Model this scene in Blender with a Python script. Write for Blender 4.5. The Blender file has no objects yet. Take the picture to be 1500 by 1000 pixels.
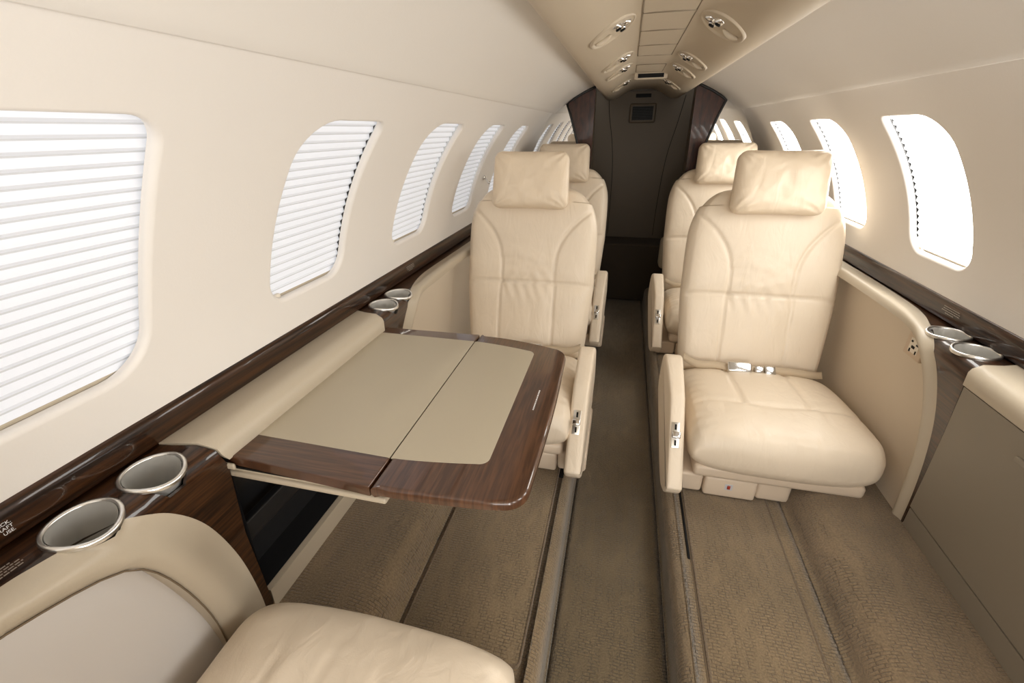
import bpy, bmesh, math, random
from math import sin, cos, pi, sqrt, exp, asin, acos
from mathutils import Vector, Matrix, noise
from mathutils.geometry import delaunay_2d_cdt
random.seed(7)
C = bpy.context.scene.collection
MATS = {}

# ------------------------------------------------------------------ materials
def new_mat(name):
    m = bpy.data.materials.new(name); m.use_nodes = True
    nt = m.node_tree; b = nt.nodes['Principled BSDF']; MATS[name] = m
    return m, nt, b
def N(nt, kind, **kw):
    n = nt.nodes.new(kind)
    for k, v in kw.items():
        if hasattr(n, k): setattr(n, k, v)
        else: n.inputs[k].default_value = v
    return n
def simple(name, col, rough=.5, metal=0, bump=0, scale=200, coat=0, var=0, spec=.5, vscale=4):
    m, nt, b = new_mat(name)
    b.inputs['Base Color'].default_value = (*col, 1); b.inputs['Roughness'].default_value = rough
    b.inputs['Metallic'].default_value = metal; b.inputs['Coat Weight'].default_value = coat
    b.inputs['Specular IOR Level'].default_value = spec
    tc = N(nt, 'ShaderNodeTexCoord')
    if bump:
        n = N(nt, 'ShaderNodeTexNoise'); n.inputs['Scale'].default_value = scale; n.inputs['Detail'].default_value = 3
        bp = N(nt, 'ShaderNodeBump'); bp.inputs['Strength'].default_value = bump; bp.inputs['Distance'].default_value = .001
        nt.links.new(tc.outputs['Object'], n.inputs['Vector']); nt.links.new(n.outputs['Fac'], bp.inputs['Height'])
        nt.links.new(bp.outputs['Normal'], b.inputs['Normal'])
    if var:
        n2 = N(nt, 'ShaderNodeTexNoise'); n2.inputs['Scale'].default_value = vscale; n2.inputs['Detail'].default_value = 4
        mx = N(nt, 'ShaderNodeMixRGB'); mx.inputs['Color1'].default_value = (*[c*(1-var) for c in col], 1)
        mx.inputs['Color2'].default_value = (*[min(1, c*(1+var)) for c in col], 1)
        nt.links.new(tc.outputs['Object'], n2.inputs['Vector']); nt.links.new(n2.outputs['Fac'], mx.inputs['Fac'])
        nt.links.new(mx.outputs['Color'], b.inputs['Base Color'])
    return m
simple('wall_cream', (.77, .735, .69), .55, bump=.12, scale=260, var=.015)
simple('headliner', (.75, .715, .665), .6, bump=.1, scale=300, var=.015)
simple('ceiling_tan', (.53, .45, .34), .5, bump=.08, scale=300)
simple('panel_tan_shaded', (.24, .208, .162), .5, bump=.06, scale=300)  # panel tan darkened, the right side's shade put into the colour
simple('tan_trim', (.47, .405, .31), .42, bump=.1, scale=300)
simple('panel_tan', (.48, .41, .31), .5, bump=.06, scale=300)
simple('recess_tan', (.62, .54, .43), .5, bump=.06, scale=200)
simple('side_grey', (.66, .63, .60), .55, bump=.06, scale=300)
simple('plastic_cream', (.66, .55, .43), .42)
simple('inlay_tan', (.46, .405, .305), .55, bump=.06, scale=500)
simple('black', (.004, .004, .004), .6, spec=.2)
simple('cavity_black', (.012, .012, .013), .35)
simple('lav_taupe', (.12, .092, .062), .55, bump=.05)
simple('dark_carpet', (.045, .033, .022), .95, bump=.3, scale=300)
simple('seam', (.16, .115, .07), .8)
simple('gap_tan', (.24, .19, .13), .7)
simple('gasket', (.02, .02, .02), .5)
simple('white_print', (.75, .75, .75), .5)
simple('grey_print', (.30, .26, .22), .5)
simple('placard', (.78, .72, .62), .4)
simple('jack_plate', (.58, .46, .34), .4)
simple('red_button', (.35, .04, .02), .4)
simple('label_grey', (.55, .55, .58), .4)
simple('chrome', (.78, .78, .78), .16, 1)
simple('belt_web', (.50, .40, .28), .8, bump=.4, scale=700)
simple('rim_metal', (.80, .79, .76), .28, 1)

def steel():
    m, nt, b = new_mat('brushed_steel')
    b.inputs['Metallic'].default_value = .7; b.inputs['Roughness'].default_value = .38
    b.inputs['Base Color'].default_value = (.72, .71, .68, 1); b.inputs['Anisotropic'].default_value = .4
    tc = N(nt, 'ShaderNodeTexCoord'); mp = N(nt, 'ShaderNodeMapping'); mp.inputs['Scale'].default_value = (400, 400, 8)
    n = N(nt, 'ShaderNodeTexNoise'); bp = N(nt, 'ShaderNodeBump'); bp.inputs['Strength'].default_value = .12; bp.inputs['Distance'].default_value = .0005
    nt.links.new(tc.outputs['Object'], mp.inputs['Vector']); nt.links.new(mp.outputs['Vector'], n.inputs['Vector'])
    nt.links.new(n.outputs['Fac'], bp.inputs['Height']); nt.links.new(bp.outputs['Normal'], b.inputs['Normal'])
steel()
def mirror():
    m, nt, b = new_mat('mirror_glass')
    b.inputs['Metallic'].default_value = 1; b.inputs['Roughness'].default_value = .01
    b.inputs['Base Color'].default_value = (.86, .86, .85, 1)
mirror()

def leather(name, col, wr=.35):
    m, nt, b = new_mat(name)
    b.inputs['Roughness'].default_value = .40; b.inputs['Specular IOR Level'].default_value = .45
    tc = N(nt, 'ShaderNodeTexCoord')
    n1 = N(nt, 'ShaderNodeTexVoronoi'); n1.inputs['Scale'].default_value = 420
    n2 = N(nt, 'ShaderNodeTexNoise'); n2.inputs['Scale'].default_value = 14; n2.inputs['Detail'].default_value = 5; n2.inputs['Distortion'].default_value = 1.2
    mpp = N(nt, 'ShaderNodeMapping'); mpp.inputs['Scale'].default_value = (1.5, 1, .45)
    nt.links.new(tc.outputs['Object'], mpp.inputs['Vector']); nt.links.new(mpp.outputs['Vector'], n2.inputs['Vector'])
    nt.links.new(tc.outputs['Object'], n1.inputs['Vector'])
    b1 = N(nt, 'ShaderNodeBump'); b1.inputs['Strength'].default_value = .10; b1.inputs['Distance'].default_value = .0008
    b2 = N(nt, 'ShaderNodeBump'); b2.inputs['Strength'].default_value = wr; b2.inputs['Distance'].default_value = .008
    nt.links.new(n1.outputs['Distance'], b1.inputs['Height']); nt.links.new(n2.outputs['Fac'], b2.inputs['Height'])
    nt.links.new(b1.outputs['Normal'], b2.inputs['Normal']); nt.links.new(b2.outputs['Normal'], b.inputs['Normal'])
    mx = N(nt, 'ShaderNodeMixRGB'); mx.inputs['Color1'].default_value = (*[c*.95 for c in col], 1); mx.inputs['Color2'].default_value = (*[min(1, c*1.04) for c in col], 1)
    n3 = N(nt, 'ShaderNodeTexNoise'); n3.inputs['Scale'].default_value = 6
    nt.links.new(tc.outputs['Object'], n3.inputs['Vector']); nt.links.new(n3.outputs['Fac'], mx.inputs['Fac'])
    nt.links.new(mx.outputs['Color'], b.inputs['Base Color'])
leather('leather', (.745, .64, .505))
leather('leather_soft', (.745, .625, .475), .4)

def wood(name, c1, c2, scale, gloss=.12, cw=.7):
    m, nt, b = new_mat(name)
    tc = N(nt, 'ShaderNodeTexCoord'); mp = N(nt, 'ShaderNodeMapping'); mp.inputs['Scale'].default_value = scale
    w = N(nt, 'ShaderNodeTexNoise'); w.inputs['Scale'].default_value = 1; w.inputs['Detail'].default_value = 6; w.inputs['Distortion'].default_value = .35
    n = N(nt, 'ShaderNodeTexNoise'); n.inputs['Scale'].default_value = 3; n.inputs['Detail'].default_value = 3
    r = N(nt, 'ShaderNodeValToRGB'); r.color_ramp.elements[0].position = .38; r.color_ramp.elements[1].position = .64
    r.color_ramp.elements[0].color = (*c1, 1); r.color_ramp.elements[1].color = (*c2, 1)
    mx = N(nt, 'ShaderNodeMixRGB', blend_type='MULTIPLY'); mx.inputs['Fac'].default_value = .5
    r2 = N(nt, 'ShaderNodeValToRGB'); r2.color_ramp.elements[0].color = (.55, .5, .5, 1); r2.color_ramp.elements[1].color = (1.3, 1.25, 1.2, 1)
    L = nt.links.new
    L(tc.outputs['Object'], mp.inputs['Vector']); L(mp.outputs['Vector'], w.inputs['Vector']); L(tc.outputs['Object'], n.inputs['Vector'])
    L(w.outputs['Fac'], r.inputs['Fac']); L(n.outputs['Fac'], r2.inputs['Fac']); L(r.outputs['Color'], mx.inputs['Color1']); L(r2.outputs['Color'], mx.inputs['Color2'])
    L(mx.outputs['Color'], b.inputs['Base Color'])
    b.inputs['Roughness'].default_value = .35; b.inputs['Coat Weight'].default_value = cw; b.inputs['Specular IOR Level'].default_value = .25; b.inputs['Coat Roughness'].default_value = gloss*.3
    b.inputs['Coat IOR'].default_value = 1.5
wood('wood_ledge', (.012, .0042, .0015), (.062, .024, .0075), (160, 7, 160))
wood('wood_trim', (.011, .0042, .0015), (.052, .020, .0065), (140, 5, 140), cw=.55)
wood('wood_table', (.050, .020, .009), (.100, .043, .020), (10, 220, 10), cw=1)
wood('wood_table_leaf', (.050, .020, .009), (.100, .043, .020), (200, 12, 10), cw=1)
wood('wood_divider', (.020, .006, .003), (.060, .017, .007), (60, 10, 14), cw=.5)

def carpet(name, col, dash=True, rot=0):
    m, nt, b = new_mat(name); L = nt.links.new
    b.inputs['Roughness'].default_value = 1; b.inputs['Specular IOR Level'].default_value = .1
    b.inputs['Sheen Weight'].default_value = .25; b.inputs['Sheen Roughness'].default_value = .6
    tc = N(nt, 'ShaderNodeTexCoord')
    nz = N(nt, 'ShaderNodeTexNoise'); nz.inputs['Scale'].default_value = 240; nz.inputs['Detail'].default_value = 2
    big = N(nt, 'ShaderNodeTexNoise'); big.inputs['Scale'].default_value = 5; big.inputs['Detail'].default_value = 4
    L(tc.outputs['Object'], nz.inputs['Vector']); L(tc.outputs['Object'], big.inputs['Vector'])
    mx = N(nt, 'ShaderNodeMixRGB'); mx.inputs['Color1'].default_value = (*[c*.50 for c in col], 1); mx.inputs['Color2'].default_value = (*[c*1.48 for c in col], 1)
    L(nz.outputs['Fac'], mx.inputs['Fac'])
    m2 = N(nt, 'ShaderNodeMixRGB', blend_type='MULTIPLY'); m2.inputs['Fac'].default_value = .7
    r2 = N(nt, 'ShaderNodeValToRGB'); r2.color_ramp.elements[0].position = .3; r2.color_ramp.elements[1].position = .7
    r2.color_ramp.elements[0].color = (.78, .78, .76, 1); r2.color_ramp.elements[1].color = (1.12, 1.1, 1.08, 1)
    L(big.outputs['Fac'], r2.inputs['Fac']); L(mx.outputs['Color'], m2.inputs['Color1']); L(r2.outputs['Color'], m2.inputs['Color2'])
    last = m2.outputs['Color']; bp = N(nt, 'ShaderNodeBump'); bp.inputs['Strength'].default_value = .9; bp.inputs['Distance'].default_value = .0022
    if dash:
        dn = N(nt, 'ShaderNodeTexNoise'); dn.inputs['Scale'].default_value = 22; dn.inputs['Detail'].default_value = 2
        L(tc.outputs['Object'], dn.inputs['Vector'])
        av = N(nt, 'ShaderNodeMixRGB', blend_type='ADD'); av.inputs['Fac'].default_value = .009
        L(tc.outputs['Object'], av.inputs['Color1']); L(dn.outputs['Color'], av.inputs['Color2'])
        br = N(nt, 'ShaderNodeTexBrick'); br.inputs['Scale'].default_value = 1.0; br.inputs['Brick Width'].default_value = .017; br.inputs['Row Height'].default_value = .0075
        br.inputs['Mortar Size'].default_value = .0013; br.inputs['Mortar Smooth'].default_value = .9; br.offset = .37; br.offset_frequency = 3
        L(av.outputs['Color'], br.inputs['Vector'])
        msk = N(nt, 'ShaderNodeTexNoise'); msk.inputs['Scale'].default_value = 16; msk.inputs['Detail'].default_value = 1
        mpm = N(nt, 'ShaderNodeMapping'); mpm.inputs['Scale'].default_value = (2.4, .8, 1); L(tc.outputs['Object'], mpm.inputs['Vector']); L(mpm.outputs['Vector'], msk.inputs['Vector'])
        rm = N(nt, 'ShaderNodeValToRGB'); rm.color_ramp.elements[0].position = .36; rm.color_ramp.elements[1].position = .54; L(msk.outputs['Fac'], rm.inputs['Fac'])
        mu = N(nt, 'ShaderNodeMath', operation='MULTIPLY'); L(br.outputs['Fac'], mu.inputs[0]); L(rm.outputs['Color'], mu.inputs[1])
        mu2 = N(nt, 'ShaderNodeMath', operation='MULTIPLY'); mu2.inputs[1].default_value = .62; L(mu.outputs[0], mu2.inputs[0])
        m3 = N(nt, 'ShaderNodeMixRGB', blend_type='MULTIPLY'); m3.inputs['Color2'].default_value = (.42, .36, .28, 1)
        L(mu2.outputs[0], m3.inputs['Fac']); L(last, m3.inputs['Color1']); last = m3.outputs['Color']
        sb = N(nt, 'ShaderNodeMath', operation='SUBTRACT'); L(nz.outputs['Fac'], sb.inputs[0]); L(mu2.outputs[0], sb.inputs[1]); L(sb.outputs[0], bp.inputs['Height'])
    else: L(nz.outputs['Fac'], bp.inputs['Height'])
    L(bp.outputs['Normal'], b.inputs['Normal']); L(last, b.inputs['Base Color'])
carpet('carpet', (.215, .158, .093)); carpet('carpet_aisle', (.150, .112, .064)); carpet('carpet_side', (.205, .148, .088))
carpet('carpet_piping', (.15, .108, .068), False)

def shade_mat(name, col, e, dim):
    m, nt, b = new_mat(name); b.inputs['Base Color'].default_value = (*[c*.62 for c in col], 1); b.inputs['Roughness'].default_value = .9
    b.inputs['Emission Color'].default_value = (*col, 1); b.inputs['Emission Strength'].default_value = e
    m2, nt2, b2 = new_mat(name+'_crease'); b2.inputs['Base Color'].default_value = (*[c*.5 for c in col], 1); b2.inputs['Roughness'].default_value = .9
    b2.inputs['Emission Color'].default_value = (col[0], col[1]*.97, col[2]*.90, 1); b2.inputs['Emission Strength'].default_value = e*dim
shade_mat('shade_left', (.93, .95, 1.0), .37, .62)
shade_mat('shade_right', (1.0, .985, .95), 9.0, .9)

# ------------------------------------------------------------------ object helpers
def root_loc(p):
    v = Vector((0, 0, 0))
    while p is not None: v += p.location; p = p.parent
    return v
def link_mesh(name, me, mat, parent=None, smooth=True):
    o = bpy.data.objects.new(name, me); C.objects.link(o)
    for m in (mat if isinstance(mat, (list, tuple)) else [mat]): me.materials.append(MATS[m])
    if parent is not None: o.parent = parent
    return o
def mk(name, V, F, mat, parent=None, smooth=True, normals=None, fm=None, angle=None, loc=None):
    off = root_loc(parent)
    if loc is not None and parent is None: off = Vector(loc)
    me = bpy.data.meshes.new(name); me.from_pydata([tuple(Vector(v)-off) for v in V], [], F); me.update()
    if smooth: me.polygons.foreach_set('use_smooth', [True]*len(me.polygons))
    if fm: me.polygons.foreach_set('material_index', fm)
    if normals: me.normals_split_custom_set_from_vertices([tuple(n) for n in normals])
    o = link_mesh(name, me, mat, parent)
    if loc is not None and parent is None: o.location = loc
    if angle is not None: me.set_sharp_from_angle(angle=math.radians(angle))
    return o
def thing(name, label, cat, loc, group=None, rz=0):
    o = bpy.data.objects.new(name, None); C.objects.link(o); o.location = loc; o.rotation_euler = (0, 0, rz); o.empty_display_size = .05
    return tag(o, label, cat, group)
def tag(o, label, cat, group=None):
    o['label'] = label; o['category'] = cat
    if group: o['group'] = group
    return o
def struct(o): o['kind'] = 'structure'; return o
def box(c, s, bev=0, seg=3, rot=None):
    bm = bmesh.new(); bmesh.ops.create_cube(bm, size=1)
    for v in bm.verts: v.co = Vector((v.co.x*s[0], v.co.y*s[1], v.co.z*s[2]))
    if bev: bmesh.ops.bevel(bm, geom=bm.edges[:], offset=bev, segments=seg, profile=.5, affect='EDGES')
    V = [v.co.copy() for v in bm.verts]; F = [[v.index for v in f.verts] for f in bm.faces]; bm.free()
    if rot is not None: V = [rot @ v for v in V]
    return [v+Vector(c) for v in V], F
def merge(*parts):
    V, F = [], []
    for v, f in parts:
        n = len(V); V += list(v); F += [[i+n for i in q] for q in f]
    return V, F
def tube(pts, r, n=10, closed=False, caps=True):
    V, F = [], []; P = [Vector(p) for p in pts]; m = len(P)
    for i, p in enumerate(P):
        a = P[(i-1) % m] if (closed or i) else p; b = P[(i+1) % m] if (closed or i < m-1) else p
        t = (b-a).normalized(); up = Vector((0, 0, 1)) if abs(t.z) < .9 else Vector((1, 0, 0))
        u = t.cross(up).normalized(); w = t.cross(u)
        rr = r[i] if isinstance(r, (list, tuple)) else r
        V += [p+rr*(cos(2*pi*k/n)*u+sin(2*pi*k/n)*w) for k in range(n)]
    for i in range(m if closed else m-1):
        for k in range(n): F.append([i*n+k, i*n+(k+1) % n, ((i+1) % m)*n+(k+1) % n, ((i+1) % m)*n+k])
    if caps and not closed: F.append(list(range(n))[::-1]); F.append([(m-1)*n+k for k in range(n)])
    return V, F
def revolve(prof, c, axis=Vector((0, 0, 1)), n=40):
    q = Vector((0, 0, 1)).rotation_difference(axis.normalized()); V, F = [], []
    for r, z in prof: V += [q @ Vector((r*cos(2*pi*k/n), r*sin(2*pi*k/n), z))+Vector(c) for k in range(n)]
    for i in range(len(prof)-1):
        for k in range(n): F.append([i*n+k, i*n+(k+1) % n, (i+1)*n+(k+1) % n, (i+1)*n+k])
    if prof[0][0] > 1e-5: F.append(list(range(n))[::-1])
    if prof[-1][0] > 1e-5: F.append([(len(prof)-1)*n+k for k in range(n)])
    return V, F
def sweep(prof, ys, closed=False):
    V, F = [], []; n = len(prof)
    for y in ys: V += [(x, y, z) for x, z in prof]
    for i in range(len(ys)-1):
        for k in range(n if closed else n-1): F.append([i*n+k, i*n+(k+1) % n, (i+1)*n+(k+1) % n, (i+1)*n+k])
    if closed: F.append(list(range(n))[::-1]); F.append([(len(ys)-1)*n+k for k in range(n)])
    return V, F
def smooth_path(pts, n=8, closed=False):
    P = [Vector(p) for p in pts]; out = []; m = len(P)
    for i in range(m if closed else m-1):
        if closed: p0, p1, p2, p3 = P[(i-1) % m], P[i], P[(i+1) % m], P[(i+2) % m]
        else: p0, p1, p2, p3 = P[max(0, i-1)], P[i], P[i+1], P[min(m-1, i+2)]
        for k in range(n):
            t = k/n
            out.append(.5*((2*p1)+(p2-p0)*t+(2*p0-5*p1+4*p2-p3)*t*t+(3*p1-p0-3*p2+p3)*t**3))
    if not closed: out.append(P[-1])
    return out
def resample(P, n):
    P = [Vector(p) for p in P]; L = [0]
    for a, b in zip(P, P[1:]): L.append(L[-1]+(b-a).length)
    out = []; j = 0
    for i in range(n):
        d = L[-1]*i/(n-1)
        while j < len(P)-2 and L[j+1] < d: j += 1
        t = (d-L[j])/max(1e-9, L[j+1]-L[j]); out.append(P[j].lerp(P[j+1], min(1, max(0, t))))
    return out
def inside(p, poly):
    x, y = p; c = False; n = len(poly); j = n-1
    for i in range(n):
        xi, yi = poly[i][0], poly[i][1]; xj, yj = poly[j][0], poly[j][1]
        if (yi > y) != (yj > y) and x < (xj-xi)*(y-yi)/(yj-yi)+xi: c = not c
        j = i
    return c
def sheet2d(outline, holes=(), step=.03, step2=None, margin=.3):
    """triangulate a 2-D region with an inner grid of points; returns verts2d, faces, first indices of the loops"""
    step2 = step2 or step
    co, ed, loops = [], [], []
    for lp in [outline]+list(holes):
        b = len(co); loops.append((b, len(lp))); co += [Vector((p[0], p[1])) for p in lp]
        ed += [(b+i, b+(i+1) % len(lp)) for i in range(len(lp))]
    x0 = min(p[0] for p in outline); x1 = max(p[0] for p in outline); y0 = min(p[1] for p in outline); y1 = max(p[1] for p in outline)
    segs = [(co[a], co[b]) for a, b in ed]; hb = [(min(p[0] for p in h), max(p[0] for p in h), min(p[1] for p in h), max(p[1] for p in h), h) for h in holes]
    nx = max(1, round((x1-x0)/step)); ny = max(1, round((y1-y0)/step2)); mg = min(step, step2)*margin
    for i in range(1, nx):
        for j in range(1, ny):
            p = Vector((x0+(x1-x0)*i/nx, y0+(y1-y0)*j/ny))
            if not inside(p, outline): continue
            if any(a-mg < p.x < b+mg and c-mg < p.y < d+mg and (inside(p, h) or min((q-p).length for q in [Vector(z[:2]) for z in h]) < mg) for a, b, c, d, h in hb): continue
            near = False
            for a, b in segs[:len(outline)]:
                d = b-a; L2 = d.length_squared
                if L2 < 1e-12: continue
                t = max(0, min(1, (p-a).dot(d)/L2))
                if (a+d*t-p).length < mg: near = True; break
            if not near: co.append(p)
    vs, es, fs, ov, oe, of = delaunay_2d_cdt(co, ed, [], 0, 1e-6)
    F = []
    for f in fs:
        c = sum((vs[i] for i in f), Vector((0, 0)))/len(f)
        if inside(c, outline) and not any(inside(c, h) for h in holes):
            a = sum(vs[f[i]].x*vs[f[(i+1) % len(f)]].y-vs[f[(i+1) % len(f)]].x*vs[f[i]].y for i in range(len(f)))
            F.append(list(f) if a > 0 else list(f)[::-1])
    m = {}
    for i, o in enumerate(ov):
        for k in o: m.setdefault(k, i)
    L = [[m[b+i] for i in range(n)] for b, n in loops]
    return vs, F, L
def rrect(cy, cs, hw, hh, r, n=8, rs=None, m=0):
    """rounded rectangle; rs = four corner radii in order +y+s, -y+s, -y-s, +y-s"""
    rs = rs or [r]*4; out = []
    for k, (sy, ss) in enumerate(((1, 1), (-1, 1), (-1, -1), (1, -1))):
        q = rs[k]
        for i in range(n+1):
            a = k*pi/2+i*pi/2/n
            out.append((cy+sy*(hw-q)+q*cos(a), cs+ss*(hh-q)+q*sin(a)))
        if m:     # extra points along the straight side that follows
            k2 = (k+1) % 4; s2 = ((1, 1), (-1, 1), (-1, -1), (1, -1))[k2]; q2 = rs[k2]; a2 = k2*pi/2
            e = (cy+s2[0]*(hw-q2)+q2*cos(a2), cs+s2[1]*(hh-q2)+q2*sin(a2)); b = out[-1]
            out += [(b[0]+(e[0]-b[0])*i/m, b[1]+(e[1]-b[1])*i/m) for i in range(1, m)]
    return out
def text_mesh(body, size, mat4, name, mat, parent, align='LEFT', spacing=1.0):
    cu = bpy.data.curves.new('t', 'FONT'); cu.body = body; cu.size = size; cu.extrude = size*.01; cu.align_x = align; cu.space_line = spacing
    to = bpy.data.objects.new('t', cu); C.objects.link(to); bpy.context.view_layer.update()
    me = bpy.data.meshes.new_from_object(to.evaluated_get(bpy.context.evaluated_depsgraph_get()))
    V = [mat4 @ v.co for v in me.vertices]; F = [list(p.vertices) for p in me.polygons]
    bpy.data.objects.remove(to); bpy.data.curves.remove(cu); bpy.data.meshes.remove(me)
    return mk(name, V, F, mat, parent, smooth=False)
def dashes(lines, frame, h, gap, name, mat, parent):
    """rows of tiny print too small to read: frame(u,v)->point, u along the line, v down"""
    V, F = [], []; rnd = random.Random(3)
    for r, (u0, u1) in enumerate(lines):
        u = u0
        while u < u1:
            w = min(u1-u, rnd.uniform(.0025, .0065)); v = r*gap; n = len(V)
            V += [frame(u, v), frame(u+w, v), frame(u+w, v+h), frame(u, v+h)]; F.append([n, n+1, n+2, n+3]); u += w+.0011
    return mk(name, V, F, mat, parent, smooth=False)

Y0, Y1 = -1.5, 2.90
R, ZC = .78, .664
# ------------------------------------------------------------------ upper walls with window openings
WINZ = (.839, 1.181); FAR0, PITCH, WN = .4529, .5291, .2564
def sz(z): return R*asin((z-ZC)/R)
def wallP(side, y, s, d=0, r=R):
    a = s/R; return Vector((side*(r+d)*cos(a), y, ZC+(r+d)*sin(a)))
def wallN(side, s): a = s/R; return Vector((-side*cos(a), 0, -sin(a)))
S_BOT, S_TOP = sz(.742), sz(1.2566)
WINDOWS = [FAR0+PITCH*n+(.010 if n == 0 else 0) for n in range(-3, 5)]
def win_outline(far, d=0, n=8):
    cy = far-WN/2; a, b = sz(WINZ[0]), sz(WINZ[1])
    if abs(far-WINDOWS[3]) < 1e-6 and d < .02:    # the wide forward window has a straighter aft edge
        o = rrect(cy, (a+b)/2, WN/2+d, (b-a)/2+d, 0, n, [.040+d, .085+d, .050+d, .065+d], 10)
        return [(y+(.004-.012*((s_-(a+b)/2)/((b-a)/2))**2 if y > cy else 0), s_) for y, s_ in o]
    return rrect(cy, (a+b)/2, WN/2+d, (b-a)/2+d, 0, n, [.026+d, .085+d, .050+d, .055+d], 10)
def wall(side, name):
    lip = .009
    ycuts = [Y0+(Y1-Y0)*i/90 for i in range(91)]
    outline = [(y, S_BOT) for y in ycuts]+[(y, S_TOP) for y in ycuts[::-1]]
    holes = [win_outline(f, lip) for f in WINDOWS]
    vs, F, L = sheet2d(outline, holes, .040, .032, .35)
    V = [wallP(side, v.x, v.y) for v in vs]; Nn = [wallN(side, v.y) for v in vs]
    if side < 0: F = [f[::-1] for f in F]
    F = [f[::-1] for f in F]
    for far, lp in zip(WINDOWS, L[1:]):
        prev = lp; cy = far-WN/2; cs = (sz(WINZ[0])+sz(WINZ[1]))/2
        for j in range(1, 8):
            a = min(1, j/6)*pi/2; d = lip*(1-sin(a)); dep = lip*(1-cos(a))+(.006 if j == 7 else 0)
            ring = win_outline(far, d); b = len(V); nn = len(ring)
            for i, (y, s) in enumerate(ring):
                p = wallP(side, y, s, dep); V.append(p)
                q = ring[(i+1) % nn]; o = ring[i-1]; t = Vector((q[0]-o[0], q[1]-o[1])).normalized(); li = Vector((-t.y, t.x))
                ang = s/R; tang = Vector((-side*sin(ang), 0, cos(ang)))
                inw = Vector((0, 1, 0))*li.x+tang*li.y
                Nn.append((wallN(side, s)*cos(a)+inw*sin(a)).normalized())
            for i in range(nn):
                f = [prev[i], prev[(i+1) % nn], b+(i+1) % nn, b+i]
                F.append(f if side < 0 else f[::-1])
            prev = [b+i for i in range(nn)]
    o = mk(name, V, F, 'wall_cream', normals=Nn); return struct(o)
for sd, nm in ((-1, 'wall_left'), (1, 'wall_right')):
    wl = wall(sd, nm)
    mk('light_block_lining', [(sd*x, y, z) for x, z in ((.815, .10), (.815, .79), (.784, .79)) for y in (Y0, 2.90)], [[0, 1, 3, 2], [2, 3, 5, 4]], 'gasket', wl, smooth=False)  # unseen dark sheets added to stop world light leaking past the trim

names_l = ['pleated window shade on left wall beside the open table, largest in view']
wi = 0
LBL = {(-1, -1): 'unused',
 (-1, 3): 'white pleated shade in the big left window nearest the camera', (-1, 4): 'white pleated shade in the left window right above the open wooden table',
 (-1, 5): 'white pleated shade in the second left window beyond the one above the table', (-1, 6): 'white pleated shade in the left window just beside the front left seat headrest',
 (-1, 7): 'narrow sliver of pleated shade in the left window nearest the back wall mirror',
 (1, 2): 'glowing pleated shade in a right side window behind the camera', (1, 3): 'glowing pleated shade in the right side window beside the camera', (1, 4): 'glowing pleated shade in the right side window just outside the frame',
 (1, 5): 'glowing pleated shade in the largest right window, above the cup holders', (1, 6): 'glowing pleated shade in the right window beside the front right headrest',
 (1, 7): 'glowing pleated shade in the right window nearest the back wall mirror'}
for side in (-1, 1):
    for k, far in enumerate(WINDOWS):
        wi += 1; a, b = sz(WINZ[0]), sz(WINZ[1]); cy = far-WN/2
        # dark frame ring and pane behind the shade
        ro = rrect(cy, (a+b)/2, WN/2+.03, (b-a)/2+.03, .07, m=10); ri = rrect(cy, (a+b)/2, WN/2-.012, (b-a)/2-.010, .04, m=10); n = len(ro)
        V = [wallP(side, y, s, .030) for y, s in ro]+[wallP(side, y, s, .029) for y, s in ri]+[wallP(side, y, s, .050) for y, s in ri]
        F = [[i, (i+1) % n, n+(i+1) % n, n+i] for i in range(n)]+[[n+i, n+(i+1) % n, 2*n+(i+1) % n, 2*n+i] for i in range(n)]
        wn = struct(mk('window_%d' % wi, V, F, 'gasket'))
        if side == 1 and k < 2: continue      # nothing of these four can be seen
        lab = LBL.get((side, k), 'white pleated shade in a left window beside the near left seat')
        t = thing('window_shade', lab, 'window shade', wallP(side, cy, a, .02), 'pleated window shades')
        V, F, fm = [], [], []
        y0, y1 = cy-WN/2-.008, far+{3: .016, 4: .0045}.get(k, .002)*(1 if side < 0 else 0)+.0006; npl = 22; s = a-.004; ds = (b-a+.016)/npl; amp = .0052
        rows = []
        for i in range(npl+1):
            rows.append((s+i*ds-ds*.07, .0225)); rows.append((s+i*ds+ds*.07, .0225)); rows.append((s+i*ds+ds*.5, .0225-amp))
        ys = [y0+(y1-y0)*j/6 for j in range(7)]
        for i, (ss, dd) in enumerate(rows):
            for y in ys: V.append(wallP(side, y, ss, dd))
            if i:
                for j in range(6):
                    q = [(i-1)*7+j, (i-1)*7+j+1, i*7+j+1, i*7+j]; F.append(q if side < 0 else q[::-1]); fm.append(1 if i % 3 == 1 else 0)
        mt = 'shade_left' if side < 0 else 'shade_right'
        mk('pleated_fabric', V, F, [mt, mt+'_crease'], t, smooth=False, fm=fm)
        # bottom bar with a small pull tab
        bar = [(a-.012, .0165), (a+.004, .0165), (a+.006, .019), (a+.004, .025), (a-.012, .025)]
        V = [wallP(side, y, ss, dd) for y in (y0, y1) for ss, dd in bar]; F = [[i, (i+1) % 5, 5+(i+1) % 5, 5+i] for i in range(5)]+[[0, 1, 2, 3, 4], [9, 8, 7, 6, 5]]
        bb = mk('bottom_bar', V, F, 'tan_trim', t, smooth=False)
        ty = y0+.035 if side < 0 else y1-.03
        V, F = box((0, 0, 0), (.010, .022, .010), .003, 2); P0 = wallP(side, ty, a+.006, .014)
        mk('pull_tab', [v+P0 for v in V], F, 'placard', t)

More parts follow.
